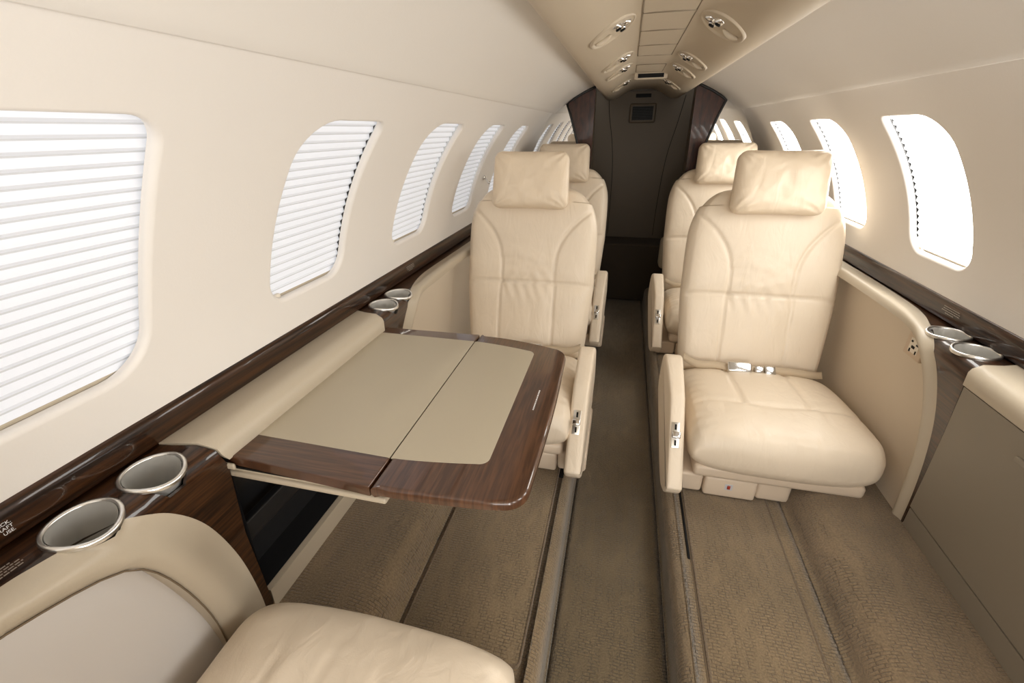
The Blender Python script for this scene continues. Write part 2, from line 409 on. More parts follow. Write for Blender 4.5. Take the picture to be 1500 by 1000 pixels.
# ------------------------------------------------------------------ headliner and ceiling
ceil = []
def zc_prof(x):
    x = abs(x)
    pts = [(0, 1.402), (.06, 1.400), (.085, 1.394), (.12, 1.376), (.16, 1.353), (.19, 1.343), (.215, 1.342), (.235, 1.348), (.247, 1.362), (.250, 1.385), (.250, 1.43)]
    for (a, za), (b, zb) in zip(pts, pts[1:]):
        if x <= b: return za+(zb-za)*(x-a)/(b-a) if b > a else zb
    return pts[-1][1]
cp = [(0, 1.402), (.055, 1.4008), (.085, 1.394), (.12, 1.376), (.16, 1.353), (.19, 1.343), (.215, 1.3415), (.235, 1.347), (.247, 1.360), (.251, 1.380), (.252, 1.44)]
cs_ = [Vector((x, z, 0)) for x, z in cp]; cs_ = smooth_path(cs_, 5)
prof = [(-p.x, p.y) for p in cs_[::-1]]+[(p.x, p.y) for p in cs_[1:]]
def cz(x):
    x = abs(x)
    for a, b in zip(cs_, cs_[1:]):
        if a.x <= x <= b.x and b.x > a.x: return a.y+(b.y-a.y)*(x-a.x)/(b.x-a.x), Vector((-(b.y-a.y), 0, (b.x-a.x)))
    return 1.36, Vector((0, 0, 1))
ceiling = struct(mk('ceiling', *sweep([(x, z) for x, z in prof], [Y0, 0, 1, 2, 3.5]), 'ceiling_tan'))
for side in (-1, 1):
    V, F = [], []; pr = []
    r2 = R-.010; a0 = asin((1.2566-ZC)/R); a1 = acos(.236/r2)
    for k in range(6):   # rolled lower lip
        t = -pi/2+k*pi/5*1.0; pr.append((R-.0035-.0035*sin(-t)*-1*-1, a0+.0035/R*cos(t)*-1))
    pr = [(R+.004, a0-.001)]+[(R-.005+.005*cos(pi*k/6), a0+.004/R-.004/R*sin(pi*k/6)) for k in range(7)]+[(r2, a0+(a1-a0)*k/18+.004/R) for k in range(1, 19)]
    pts = [(side*r*cos(a), ZC+r*sin(a)) for r, a in pr]
    V, F = sweep(pts, [Y0+(Y1-Y0)*i/20 for i in range(21)])
    mk('headliner_panel', V, F, 'headliner', ceiling)

# mask box hatches along the centre of the ceiling
hl = {0: 'ceiling hatch in the centre strip cut by the top of the picture', 1: 'square ceiling hatch between the two nearest reading light pods', 2: 'square ceiling hatch just beyond the two nearest reading light pods',
      3: 'square ceiling hatch third away, ahead of the paired light pods', 4: 'square ceiling hatch just in front of the dark ceiling vent'}
for k, (a, b) in enumerate([(1.045, 1.255), (1.26, 1.465), (1.47, 1.70), (1.705, 1.925), (2.18, 2.44)]):
    g = .0016; xs_ = [-.056, -.03, 0, .03, .056]; V, F = [], []
    for y in (a+g, b-g):
        for x in xs_: V.append((x, y, cz(x)[0]-.0016))
    for y in (a+g, b-g):
        for x in xs_: V.append((x, y, cz(x)[0]+.004))
    for i in range(4): F += [[i, i+1, 6+i, 5+i], [10+i, 15+i, 16+i, 11+i]]
    for i in range(4): F += [[i, 10+i, 11+i, i+1], [5+i, 6+i, 16+i, 15+i]]
    F += [[0, 5, 15, 10], [4, 14, 19, 9]]
    t = thing('ceiling_hatch', hl[k], 'hatch', (0, (a+b)/2, 1.40), 'hatches in the ceiling centre strip')
    mk('hatch_door', V, F, 'ceiling_tan', t, smooth=False)
    fr = [(x, y, cz(x)[0]-.0006) for x, y in ((-.0585, a), (.0585, a), (.0585, b), (-.0585, b))]
    mk('shadow_gap', *merge(*[tube([fr[i], fr[(i+1) % 4]], .0012, 6) for i in range(4)]), 'gap_tan', t)
# vent slots
t = tag(mk('ceiling_vent', *merge(box((.012, 2.50, 1.3905), (.135, .008, .028), .003), box((.012, 2.53, 1.3905), (.135, .008, .028), .003), box((-.058, 2.515, 1.3905), (.010, .035, .028), .003), box((.082, 2.515, 1.3905), (.010, .035, .028), .003)), 'ceiling_tan', loc=(0, 2.515, 1.39)), 'tan framed rectangular vent with black slot across the ceiling centre', 'vent')
mk('slot', *box((.012, 2.4965, 1.3895), (.118, .003, .017)), 'black', t, smooth=False)

# reading light and air nozzle pods
def pod(side, x, y, label):
    z, nrm = cz(x); nrm = Vector((-(nrm.x)*(1 if x > 0 else -1), 0, -nrm.z)).normalized()
    if nrm.z > 0: nrm = -nrm
    if nrm.x*x < 0 and False: pass
    T = Vector((0, 1, 0)).cross(nrm).normalized(); B = Vector((0, 1, 0)); c = Vector((x, y, z))
    t = thing('reading_light_pod', label, 'ceiling light', c, 'light and air nozzle pods on the ceiling')
    if T.x*side < 0: T = -T
    def ell(a, b, h, n=48): return [c+T*(a*cos(2*pi*k/n))+B*(b*sin(2*pi*k/n)+.10*a*cos(2*pi*k/n))+nrm*h for k in range(n)]
    rings = [ell(.060, .088, -.002), ell(.059, .087, .0035), ell(.056, .084, .0052), ell(.052, .079, .004), ell(.049, .075, -.001), ell(.042, .064, -.004), ell(.028, .04, -.004), ell(.012, .016, -.003)]
    V = sum(rings, []); F = []; n = 48
    for i in range(len(rings)-1):
        for k in range(n): F.append([i*n+k, i*n+(k+1) % n, (i+1)*n+(k+1) % n, (i+1)*n+k])
    F.append([(len(rings)-1)*n+k for k in range(n)])
    mk('bezel', V, F, 'ceiling_tan', t)
    def q(a, b, h): return c+T*a+B*b+nrm*h
    for a, b, nm in ((-.012, -.020, 'air_nozzle'), (-.022, .016, 'air_nozzle')):
        noz = mk(nm, *revolve([(.0, .008), (.006, .0075), (.008, .0065), (.0105, .004), (.012, .000), (.012, -.004)], q(a, b, 0), nrm, 20), 'chrome', t)
        mk('nozzle_cap', *revolve([(0, .0105), (.0062, .0100), (.0068, .0080), (.006, .0060)], q(a, b, 0), nrm, 16), 'black', noz)
    mk('reading_lens', *revolve([(0, .007), (.008, .0065), (.012, .004), (.013, -.002)], q(-.034, -.002, 0), nrm, 20), 'chrome', t)
    bump_ = [q(.006+.04*i/8, .012+.010*sin(pi*i/8), .0035) for i in range(9)]
    mk('finger_ridge', *tube(bump_, [.002+.006*sin(pi*i/8) for i in range(9)], 10), 'ceiling_tan', t)
PL = [(-1, 1.285, 'large oval light pod on the ceiling left of the centre hatches, nearest'), (1, 1.300, 'large oval light pod on the ceiling right of the centre hatches, nearest'),
      (-1, 1.83, 'middle distance oval light pod on the left, first of a close pair'), (1, 1.87, 'middle distance oval light pod on the right, first of a close pair'),
      (-1, 2.13, 'oval light pod on the left, second of a close pair before the dark vent'), (1, 2.17, 'oval light pod on the right, second of a close pair before the dark vent'),
      (-1, 2.76, 'small shadowed light pod at the far left end of the ceiling'), (1, 2.76, 'small shadowed light pod at the far right end of the ceiling')]
for s, y, l in PL: pod(s, s*.123, y, l)

# ------------------------------------------------------------------ lower side profile
TH = 1.687
def lp(side, y, s, d=0):
    if s < .06: x, z, n = .775-s, .703, (0, 1)
    elif s < .06+.03*TH:
        a = (s-.06)/.03; x, z, n = .715-.03*sin(a), .673+.03*cos(a), (-sin(a), cos(a))
    else:
        r = s-.06-.03*TH; x, z = .715-.03*sin(TH)+.1162*r, .673+.03*cos(TH)-.9932*r; n = (-sin(TH), cos(TH))
    return Vector((side*(x+n[0]*d), y, z+n[1]*d)), Vector((side*n[0], 0, n[1]))
def lower_sheet(name, side, outline, holes, mat, parent, d=0, thick=.006, step=.02, smooth=True):
    vs, F, L = sheet2d(outline, holes, step, .012, .3)
    V, Nn = [], []
    for v in vs:
        p, n = lp(side, v.x, v.y, d); V.append(p); Nn.append(n)
    F = [f[::-1] if side > 0 else f for f in F]; F = [f[::-1] for f in F]
    nb = len(V)
    for v in vs:
        p, n = lp(side, v.x, v.y, d-thick); V.append(p); Nn.append(-n)
    F += [[i+nb for i in f[::-1]] for f in F]
    for lpx in L:
        m = len(lpx); b = len(V)
        for i in lpx: V += [V[i], V[i+nb]]; Nn += [Nn[i], Nn[i]]
        for i in range(m):
            j = (i+1) % m; F.append([b+2*i, b+2*i+1, b+2*j+1, b+2*j])
    o = mk(name, V, F, mat, parent)
    me = o.data; me.set_sharp_from_angle(angle=math.radians(50)); return o

def curve2(pts, n=50): return [(p.x, p.y) for p in resample(smooth_path([(a, b, 0) for a, b in pts], 6), n)]
O_R = [(2.895, .012), (2.3, .010), (1.85, .008), (1.60, .006), (1.42, .010), (1.33, .022), (1.255, .046), (1.19, .070), (1.135, .105), (1.099, .156), (1.071, .244), (1.062, .35), (1.066, .47), (1.078, .584)]
I_R = [(2.895, .095), (2.3, .092), (1.85, .090), (1.60, .086), (1.43, .085), (1.35, .086), (1.28, .089), (1.225, .099), (1.178, .125), (1.14, .180), (1.113, .255), (1.100, .36), (1.106, .47), (1.117, .584)]
O_L = [(2.895, .036), (2.3, .037), (1.961, .037), (1.70, .034), (1.52, .031), (1.415, .033), (1.33, .045), (1.25, .066), (1.186, .091), (1.150, .135), (1.12, .20), (1.095, .32), (1.085, .45), (1.09, .584)]
I_L = [(2.895, .105), (2.3, .105), (1.95, .105), (1.70, .098), (1.52, .097), (1.42, .098), (1.34, .098), (1.275, .103), (1.235, .125), (1.20, .17), (1.165, .24), (1.14, .34), (1.128, .45), (1.135, .584)]
O_N = [(-1.45, .05), (-.6, .05), (0, .052), (.10, .055), (.184, .062), (.212, .067), (.245, .074), (.273, .080), (.309, .094), (.356, .136), (.402, .216), (.440, .342), (.462, .478), (.470, .584)]
I_N = [(-1.45, .10), (-.6, .10), (-.02, .095), (.07, .10), (.140, .108), (.166, .114), (.192, .122), (.218, .131), (.248, .144), (.286, .172), (.315, .226), (.345, .325), (.366, .438), (.374, .584)]
ZB = .20

def rail(side, O, I, parent, cs=()):
    Oc = [(p.x, p.y) for p in smooth_path([(a, b, 0) for a, b in O], 9)]; Ic = [(p.x, p.y) for p in smooth_path([(a, b, 0) for a, b in I], 9)]; n = len(Oc); V, F = [], []; M = 14
    for (oy, os_), (iy, is_) in zip(Oc, Ic):
        po, no = lp(side, oy, os_); pi_, ni = lp(side, iy, is_); nn = (no+ni).normalized()
        if os_ < .06 < is_: nn = (no+ni*1.2).normalized()
        w = (pi_-po).length
        V.append(po-no*.004)
        for k in range(M+1):
            t = k/M; hgt = min(.018, w*.28)*(sin(pi*t**1.7))**1.1
            mid = lp(side, oy+(iy-oy)*t, os_+(is_-os_)*t)[0] if os_+(is_-os_)*t >= 0 else po
            V.append(mid+nn*hgt*.75)
        V.append(pi_-Vector((-side*.045, 0, 0))*1+Vector((0, 0, 0)))
    m = M+3
    for i in range(n-1):
        for k in range(m-1):
            f = [i*m+k, i*m+k+1, (i+1)*m+k+1, (i+1)*m+k]; F.append(f)
    keep = []
    for f in F:
        c = sum((Vector(V[i]) for i in f), Vector())/len(f)
        if not any(c.z > .662 and (c.x-side*(.775-s_))**2+(c.y-y_)**2 < .034**2 for y_, s_ in cs): keep.append(f)
    for i, v in enumerate(V):
        for y_, s_ in cs:
            cxx = side*(.775-s_); dx, dy = v.x-cxx, v.y-y_; q = sqrt(dx*dx+dy*dy)
            if q < .0395 and v.z > .662: V[i] = Vector((cxx+dx/q*.0395, y_+dy/q*.0395, v.z))
    F = keep; used = sorted({i for f in F for i in f}); rm_ = {a: b for b, a in enumerate(used)}; V = [V[i] for i in used]; F = [[rm_[i] for i in f] for f in F]
    o = mk('armrest_rail', V, F, 'tan_trim', parent); o.data.set_sharp_from_angle(angle=math.radians(60)); return o
def cups_holes(cs, side):
    H = []
    for y, s in cs:
        xc = .775-s; h = []
        for k in range(36):
            a = 2*pi*k/36; x = xc+.0395*cos(a); yy = y+.0395*sin(a)
            s2 = .775-x if x > .715 else .06+.03*asin(min(1, (.715-x)/.03))
            h.append((yy, max(.002, s2)))
        H.append(h)
    return H
def ledge(side, O, edge, cs, label, n=60):
    """wood surface bounded by the rail (O), the edge of the table module and the wall"""
    Oc = curve2(O, n); loc = (side*.74, (edge[0][0]+Oc[-1][0])/2, ZB)
    t = thing('side_ledge', label, 'ledge', loc, 'dark wood ledges along the side walls')
    out = Oc+[(y, s) for y, s in edge[::-1]]+[(Oc[0][0], -.02)]
    out = [(y, -.02 if s <= .0011 else s) for y, s in out]
    clean = [out[0]]
    for p in out[1:]:
        if abs(p[0]-clean[-1][0])+abs(p[1]-clean[-1][1]) > 1e-4: clean.append(p)
    lower_sheet('ledge_top', side, clean, cups_holes(cs, side), 'wood_ledge', t)
    return t
def rim_z(x):
    if x > .715: return .703
    return .673+sqrt(max(0, .03**2-(.715-x)**2)) if x > .686 else .673
def cup(side, y, s, label):
    xc = .775-s; n = 48; r = .0395
    t = thing('cup_holder', label, 'cup holder', (side*xc, y, .618), 'metal cup holders in the wood ledges')
    V, F = [], []
    def zr(a): return .7035-6.0*max(0, .724-(xc+r*cos(a)))**2+.002*max(0, -cos(a))
    rings = []
    for j, (dr, dz) in enumerate([(.0035, -.003), (.0042, .0005), (.0035, .0038), (.0012, .0050), (-.0010, .0042), (-.0022, .0015), (-.0028, -.003)]):
        rings.append([Vector((side*(xc+(r+dr)*cos(2*pi*k/n)), y+(r+dr)*sin(2*pi*k/n), zr(2*pi*k/n)+dz)) for k in range(n)])
    V = sum(rings, []); F = [[i*n+k, i*n+(k+1) % n, (i+1)*n+(k+1) % n, (i+1)*n+k] for i in range(len(rings)-1) for k in range(n)]
    mk('rim', V, F, 'rim_metal', t)
    rings = [[Vector((side*(xc+(r-.003)*cos(2*pi*k/n)), y+(r-.003)*sin(2*pi*k/n), zr(2*pi*k/n)+.002)) for k in range(n)]]
    for rr, z, dx in ((.0320, .672, .0055), (.0300, .650, .008), (.0280, .628, .010), (.026, .623, .010)): rings.append([Vector((side*(xc+dx+rr*cos(2*pi*k/n)), y+rr*sin(2*pi*k/n), z)) for k in range(n)])
    V = sum(rings, []); F = [[i*n+k, i*n+(k+1) % n, (i+1)*n+(k+1) % n, (i+1)*n+k] for i in range(len(rings)-1) for k in range(n)]
    mk('liner', V, F, 'brushed_steel', t)
    mk('base_pad', *revolve([(0, .0015), (.0255, .0015), (.0260, 0)], (side*(xc+.010), y, .6225), n=32), 'cavity_black', t)

E_far = [(1.040, .001), (1.030, .03), (1.027, .067), (1.026, .085), (1.024, .094), (1.018, .115), (1.030, .25), (1.048, .40), (1.062, .512), (1.071, .584)]
E_near = [(.428, .001), (.433, .025), (.442, .065), (.452, .092), (.454, .105), (.464, .133), (.464, .304), (.478, .45), (.486, .546), (.489, .584)]
# cups
LC = [(.374, .054), (.275, .056)]; LF = [(1.098, .050), (1.194, .050)]; RF = [(1.096, .040), (1.193, .040)]
lN = ledge(-1, O_N, E_near, LC, 'dark glossy wood ledge at lower left with two large cup holders')
lL = ledge(-1, O_L, E_far, LF, 'dark wood ledge on the left beyond the open table, beside the front left seat')
lR = ledge(1, O_R, E_far, RF, 'dark wood ledge on the right wall beside the front right seat')
cup(-1, *LC[0], 'silver cup holder at lower left, the one closer to the table')
cup(-1, *LC[1], 'silver cup holder at lower left, nearest the camera')
cup(-1, *LF[0], 'silver cup holder just past the far corner of the table')
cup(-1, *LF[1], 'silver cup holder on the left ledge, farthest from the camera')
cup(1, *RF[0], 'silver cup holder on the right ledge, nearer the camera')
cup(1, *RF[1], 'silver cup holder on the right ledge, next to the armrest rail')
# small grip bars joining the cup rims
for t, side, cs in ((lL, -1, LF), (lR, 1, RF)):
    pass
# sidewall armrest modules
def recess(side, ya, yb, mat, label, O, I, cs=()):
    t = thing('sidewall_armrest', label, 'side panel', (side*.74, (ya+yb)/2, ZB), 'tan sidewall armrests beside the seats')
    rail(side, O, I, t, cs)
    V, F = [], []; ny, nz = 40, 14
    for i in range(ny+1):
        y = ya+(yb-ya)*i/ny
        for j in range(nz+1):
            z = ZB-.02+(.712-ZB)*j/nz; x = .738+.012*sin(pi*j/nz)
            if any((x-(.775-s_))**2+(y-y_)**2 < .052**2 for y_, s_ in cs): z = min(z, .612+.0005*j)
            V.append((side*x, y, z))
    for i in range(ny):
        for j in range(nz):
            a = i*(nz+1)+j; F.append([a, a+1, a+nz+2, a+nz+1])
    mk('recess_panel', V, F, mat, t)
    return t
rR = recess(1, 1.05, 2.895, 'recess_tan', 'tan sidewall panel with curved armrest rail right of the front right seat', O_R, I_R, RF)
rL = recess(-1, 1.05, 2.895, 'recess_tan', 'tan sidewall panel with armrest rail on the left, beyond the table', O_L, I_L, LF)
rN = recess(-1, -1.45, .465, 'side_grey', 'pale sidewall panel under curved tan rail at the bottom left corner', O_N, I_N, LC)
ledge(1, O_N, E_near, [], 'dark wood ledge on the right wall on the near side of the closed cabinet')
recess(1, -1.45, .465, 'side_grey', 'pale sidewall panel on the right wall on the near side of the closed cabinet', O_N, I_N)
# seam between rail and pale panel at lower left
Ic = curve2(I_N, 70); mk('rail_seam', *tube([lp(-1, y, s, .0005)[0]+Vector((.001, 0, 0)) for y, s in Ic[20:]], .0014, 6), 'seam', rN)
# shallow vertical pull groove in the left panel
# jack plates
for side, t, yy in ((1, rR, 1.277), (-1, rL, 1.285)):
    Rm = Matrix.Rotation(math.radians(0), 3, 'X')
    c = Vector((side*.735, yy, .628))
    pl = mk('jack_plate', *box(c, (.012, .075, .060), .002), 'jack_plate', t)
    mk('jack_label', *box(c+Vector((-side*.0062, 0, .002)), (.001, .040, .038)), 'placard', pl, smooth=False)
    parts = [box(c+Vector((-side*.0072, dy, dz)), (.0012, w, h)) for dy, dz, w, h in ((-.012, .008, .009, .004), (.002, -.002, .013, .007), (.012, -.013, .005, .009), (-.014, -.012, .004, .009), (.012, .012, .007, .005))]
    mk('jack_symbols', *merge(*parts), 'black', pl, smooth=False)

# wood fascia trims along the window line
for side, nm in ((-1, 'trim_1'), (1, 'trim_2')):
    pr = [(.800, .762), (.777, .760), (.770, .7555), (.7665, .749), (.7655, .740), (.7670, .722), (.771, .710), (.776, .7045), (.800, .7040)]
    pr = smooth_path([(x*side, z, 0) for x, z in pr], 4)
    tr = struct(mk(nm, *sweep([(p.x, p.y) for p in pr], [Y0, 0, .6, 1.2, 1.8, 2.4, 2.895]), 'wood_trim'))
# print on the fascias
mk_ = lambda side, y, z: Vector((side*.7642, y, z))
dashes([(0, .055), (0, .058), (.004, .060), (.014, .045)], lambda u, v: mk_(-1, 1.345+u, .746-v), .0022, .0052, 'placard_print', 'grey_print', bpy.data.objects['trim_1'])
dashes([(0, .060), (0, .064), (-.004, .064), (.012, .044)], lambda u, v: mk_(1, 1.26-u+.03, .746-v), .0022, .0052, 'placard_print', 'grey_print', bpy.data.objects['trim_2'])
M = Matrix(((0, 0, 1, -.7636), (1, 0, 0, .2385), (0, 1, 0, .7360), (0, 0, 0, 1)))
text_mesh('BACK.\nAIRCRAFT\nUSE.', .0064, M, 'placard_lettering', 'white_print', bpy.data.objects['trim_1'], 'RIGHT', 1.0)
def ledge_print(y, x): return Vector((-x, y, .7034))
dashes([(0, .045), (.006, .052), (.008, .052), (.014, .05)], lambda u, v: ledge_print(.165+u, .742-v), .0022, .0052, 'placard_print', 'grey_print', lN)

# ------------------------------------------------------------------ table modules
def cover_strip(side, parent, mat='tan_trim'):
    out = [(E_near[k][0]+.002, E_near[k][1]) for k in range(6)]
    out[-1] = (.466, .122)
    far = [(E_far[k][0]-.002, min(.122, E_far[k][1])) for k in range(6)]
    far[-1] = (1.018, .122)
    o = out+far[::-1]
    lower_sheet('cover_strip', side, o, [], mat, parent, d=.003, thick=.012)
def kick(side, parent):
    out = [(E_near[8][0]+.002, .515), (1.060, .515), (1.069, .584), (.491, .584)]
    lower_sheet('kick_panel', side, out, [], 'panel_tan' if side < 0 else 'panel_tan_shaded', parent, d=0, thick=.02)  # lit tan on the left, shade-darkened tan on the right
# right: closed cabinet
t = thing('table_cabinet', 'closed tan sidewall cabinet with large flat door at the right edge', 'cabinet', (.745, .77, ZB))
cover_strip(1, t)
edge = [(E_near[k][0]+.003, E_near[k][1]) for k in range(5, 8)]; fe = [(E_far[k][0]-.003, E_far[k][1]) for k in range(5, 9)]
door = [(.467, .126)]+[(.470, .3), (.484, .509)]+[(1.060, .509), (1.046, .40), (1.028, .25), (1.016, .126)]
d = lower_sheet('cabinet_door', 1, door, [], 'panel_tan_shaded', t, d=.001, thick=.018)
mk('door_latch', *box(lp(1, .832, .178, .003)[0], (.005, .026, .012), .002), 'panel_tan_shaded', d)
kick(1, t)
mk('cabinet_gap', [(.745, .46, .2), (.745, 1.07, .2), (.745, 1.07, .68), (.745, .46, .68)], [[0, 1, 2, 3]], 'black', t, smooth=False)
# left: open stowage pocket
t = thing('table_housing', 'tan table housing on left wall with open black stowage pocket below', 'table housing', (-.745, .77, ZB))
cover_strip(-1, t); kick(-1, t)
def xf(z): return -(.685+.117*(.673-z))
V = []; F = []
za, zb, xb = .285, .655, -.80
q = [(.468, zb), (1.045, zb), (1.055, za), (.482, za)]
V = [(xf(z)-.004, y, z) for y, z in q]+[(xb, y, z) for y, z in q]
F = [[4, 5, 6, 7], [0, 1, 5, 4], [1, 2, 6, 5], [2, 3, 7, 6], [3, 0, 4, 7]]
pk = mk('pocket_liner', V, F, 'cavity_black', t, smooth=False)
mk('pocket_rail', *box((-.765, .76, .42), (.02, .56, .05), .004), 'cavity_black', t)

# ------------------------------------------------------------------ folding table
tb = thing('folding_table', 'fold-out table with glossy dark wood border and tan leather inlay', 'table', (-.43, .75, .60))
ZT = .660; TK = .021
def slab(name, outline, top, th, bev, mat, parent, nb=4):
    """rounded-edge slab from a convex 2-D outline"""
    V, F = [], []; n = len(outline); cx = sum(p[0] for p in outline)/n; cy = sum(p[1] for p in outline)/n
    def off(d):
        out = []
        for i in range(n):
            a, b, c = outline[i-1], outline[i], outline[(i+1) % n]
            t = Vector((c[0]-a[0], c[1]-a[1])).normalized(); nn = Vector((t.y, -t.x)); out.append((b[0]-nn.x*d, b[1]-nn.y*d))
        return out
    rings = []
    for k in range(nb+1): a = k/nb*pi/2; rings.append((off(bev*(1-sin(a))), top-bev*(1-cos(a)) if False else top-bev+bev*cos(a)))
    rings.append((off(0), top-th+bev*.6)); rings.append((off(bev*.6), top-th))
    for o, z in rings: V += [(x, y, z) for x, y in o]
    for i in range(len(rings)-1):
        for k in range(n): F.append([i*n+k, (i+1)*n+k, (i+1)*n+(k+1) % n, i*n+(k+1) % n])
    F.append(list(range(n))); F.append([(len(rings)-1)*n+k for k in range(n)][::-1])
    o = mk(name, V, F, mat, parent); o.data.set_sharp_from_angle(angle=math.radians(40)); return o
XJ = -.412
fixed = [(-.722, .474), (XJ+.0, .458), (XJ-.0007, 1.046), (-.722, 1.040)]
def densify(p, n=12):
    out = []
    for i in range(len(p)):
        a, b = p[i], p[(i+1) % len(p)]
        out += [(a[0]+(b[0]-a[0])*k/n, a[1]+(b[1]-a[1])*k/n) for k in range(n)]
    return out
lf = slab('fixed_leaf', densify([(-.722, .474), (XJ-.0012, .459), (XJ-.0012, 1.046), (-.722, 1.040)]), ZT, TK, .003, 'wood_table', tb)
# outer leaf with bowed edges and rounded corners
def leaf_outline():
    pts = [(XJ+.0012, 1.046), (XJ+.0012, .459)]
    for k in range(1, 14): u = k/14; pts.append((XJ+(-.205-XJ)*u, .459+.012*u**2))
    for k in range(1, 9): a = -pi/2+k/9*pi/2; pts.append((-.205+.040*cos(a), .513+.040*sin(a)*1.0+.0))
    for k in range(0, 13): u = k/12; pts.append((-.165+.004*sin(pi*u), .515+.430*u))
    for k in range(1, 9): a = k/9*pi/2; pts.append((-.205+.040*cos(a), .955+.055*sin(a)))
    for k in range(0, 14): u = 1-k/14; pts.append((XJ+(-.205-XJ)*u, 1.046-.036*u**2))
    return pts
ll = slab('hinged_leaf', leaf_outline(), ZT, TK, .008, 'wood_table_leaf', tb, 6)
slab('leather_inlay', densify([(-.712, .5345), (XJ-.0015, .5285), (XJ-.0015, 1.001), (-.712, 1.003)]), ZT+.0007, .003, .0004, 'inlay_tan', lf)
pts = [(XJ+.0015, 1.001), (XJ+.0015, .5285)]
for k in range(1, 11): u = k/10; pts.append((XJ+(-.262-XJ)*u, .5285+.018*u**1.5))
for k in range(1, 7): a = -pi/2+k/6*pi/2; pts.append((-.262+.018*cos(a), .5645+.018*sin(a)))
for k in range(1, 7): a = k/6*pi/2*.98; pts.append((-.264+.020*cos(a), .955+.022*sin(a)))
for k in range(1, 10): u = 1-k/10; pts.append((XJ+(-.264-XJ)*u, 1.001-.024*u**1.5))
slab('leather_inlay', pts, ZT+.0007, .003, .0004, 'inlay_tan', ll)
mk('support_tray', *merge(box((-.560, .757, .6235), (.334, .582, .012), .004), box((-.562, .757, .634), (.30, .57, .009))), 'tan_trim', tb, angle=40)
mk('gap_shade_strip', *box((-.565, .757, .6365), (.30, .572, .0045)), 'black', tb, smooth=False)  # black strip drawing the shade in the gap under the leaf
mk('slide_end', *merge(box((-.705, .464, .645), (.060, .006, .012), .0028)), 'tan_trim', tb)
M = Matrix(((0, -1, 0, -.1985), (1, 0, 0, .722), (0, 0, 1, ZT+.0002), (0, 0, 0, 1)))
M = Matrix(((0, 1, 0, -.199), (-1, 0, 0, .797), (0, 0, 1, ZT+.0002), (0, 0, 0, 1)))
dashes([(0, .076), ], lambda u, v: Vector((-.199-v, .722+u, ZT+.0004)), .0028, .004, 'placard_print', 'white_print', ll)

# ------------------------------------------------------------------ floor
fp = [(-.80, .205), (-.62, .204), (-.565, .200), (-.535, .188), (-.512, .160), (-.500, .130), (-.488, .1195), (-.47, .12), (-.20, .12), (-.178, .1195), (-.160, .112), (-.150, .095), (-.146, .06), (-.145, .012), (-.138, .001), (-.12, 0)]
fp = [(-.82, .205)]+fp
full = fp+[(-x, z) for x, z in fp[::-1]]
fl = []
P = smooth_path([(x, z, 0) for x, z in full], 3)
V, F = sweep([(p.x, p.y) for p in P], [Y0+(3.55-Y0)*i/60 for i in range(61)])
fm = []
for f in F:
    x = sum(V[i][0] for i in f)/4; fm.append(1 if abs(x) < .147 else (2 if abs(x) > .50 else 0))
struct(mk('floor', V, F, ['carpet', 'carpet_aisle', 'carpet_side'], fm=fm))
# removable carpet panels with piped edges
for side, xa, xb, ya, yb, lab in ((-1, -.475, -.192, .535, 1.50, 'brown patterned carpet panel with piped edge left of the aisle, under the table'), (1, .205, .447, .10, 1.50, 'brown patterned carpet panel with piped edge right of the aisle, before the right seat')):
    t = thing('carpet_panel', lab, 'carpet', ((xa+xb)/2, (ya+yb)/2, .12), 'piped carpet panels')
    mk('panel_pile', *box(((xa+xb)/2, (ya+yb)/2, .1215), (xb-xa, yb-ya, .005), .002, 2), 'carpet', t)
    r = rrect((xa+xb)/2, (ya+yb)/2, (xb-xa)/2, (yb-ya)/2, .012, 4)
    mk('piping', *tube([(x, y, .1228) for x, y in r], .0033, 8, closed=True), 'carpet_piping', t)
    x2 = (xa-.004) if side < 0 else (xa-.006)
    mk('edge_groove', *box((xa-.0035 if side < 0 else xa-.0045, (ya+yb)/2, .1203), (.003, yb-ya, .003)), 'seam', t, smooth=False)
for side, y0_, y1_ in ((1, .90, 1.30), (-1, 1.13, 1.30)):
    x = .1955 if side > 0 else -.183
    tt = tag(mk('seat_track_slot', *box((x, (y0_+y1_)/2, .1212), (.007 if side > 0 else .018, y1_-y0_, .004), .001, 1), 'black', loc=(x, (y0_+y1_)/2, .12)), 'narrow black seat track slot in carpet before the front %s seat' % ('right' if side > 0 else 'left'), 'seat track', 'seat track slots')

# ------------------------------------------------------------------ seats
def pillow(nu, nv, W, T, cen, up, front, side_, ue=8, b=2.4, disp=None, back_scale=1.0, ve=None, cl=.75):
    """closed cushion: front and back height fields that share their rim. W(v) half width, T thickness, cen(v) centre point"""
    ve = ve or ue; V, F = [], []
    def uc(i, n): t = -1+2*i/n; return t*(1-cl)+cl*sin(t*pi/2)
    idx = {}
    for sgn in (1, -1):
        for i in range(nu+1):
            u = uc(i, nu)
            for j in range(nv+1):
                v = uc(j, nv); rimp = i in (0, nu) or j in (0, nv)
                if sgn < 0 and rimp: idx[(sgn, i, j)] = idx[(1, i, j)]; continue
                h = T*(max(0, (1-abs(u)**ue)*(1-abs(v)**ve)))**(1/b)
                if sgn < 0: h *= back_scale
                x, o = W(u, v)
                p = cen(v)+side_*x+up*o
                if disp and sgn > 0: h += disp(x, v, u)*min(1, (1-abs(u))*12)*min(1, (1-abs(v))*12)
                V.append(p+front*h*sgn); idx[(sgn, i, j)] = len(V)-1
    for sgn in (1, -1):
        for i in range(nu):
            for j in range(nv):
                q = [idx[(sgn, i, j)], idx[(sgn, i+1, j)], idx[(sgn, i+1, j+1)], idx[(sgn, i, j+1)]]
                F.append(q if sgn > 0 else q[::-1])
    return V, F
def g(d, w): return exp(-(d/w)**2)
def fbm(x, y, z): return noise.fractal(Vector((x, y, z)), 1.0, 2.0, 3)
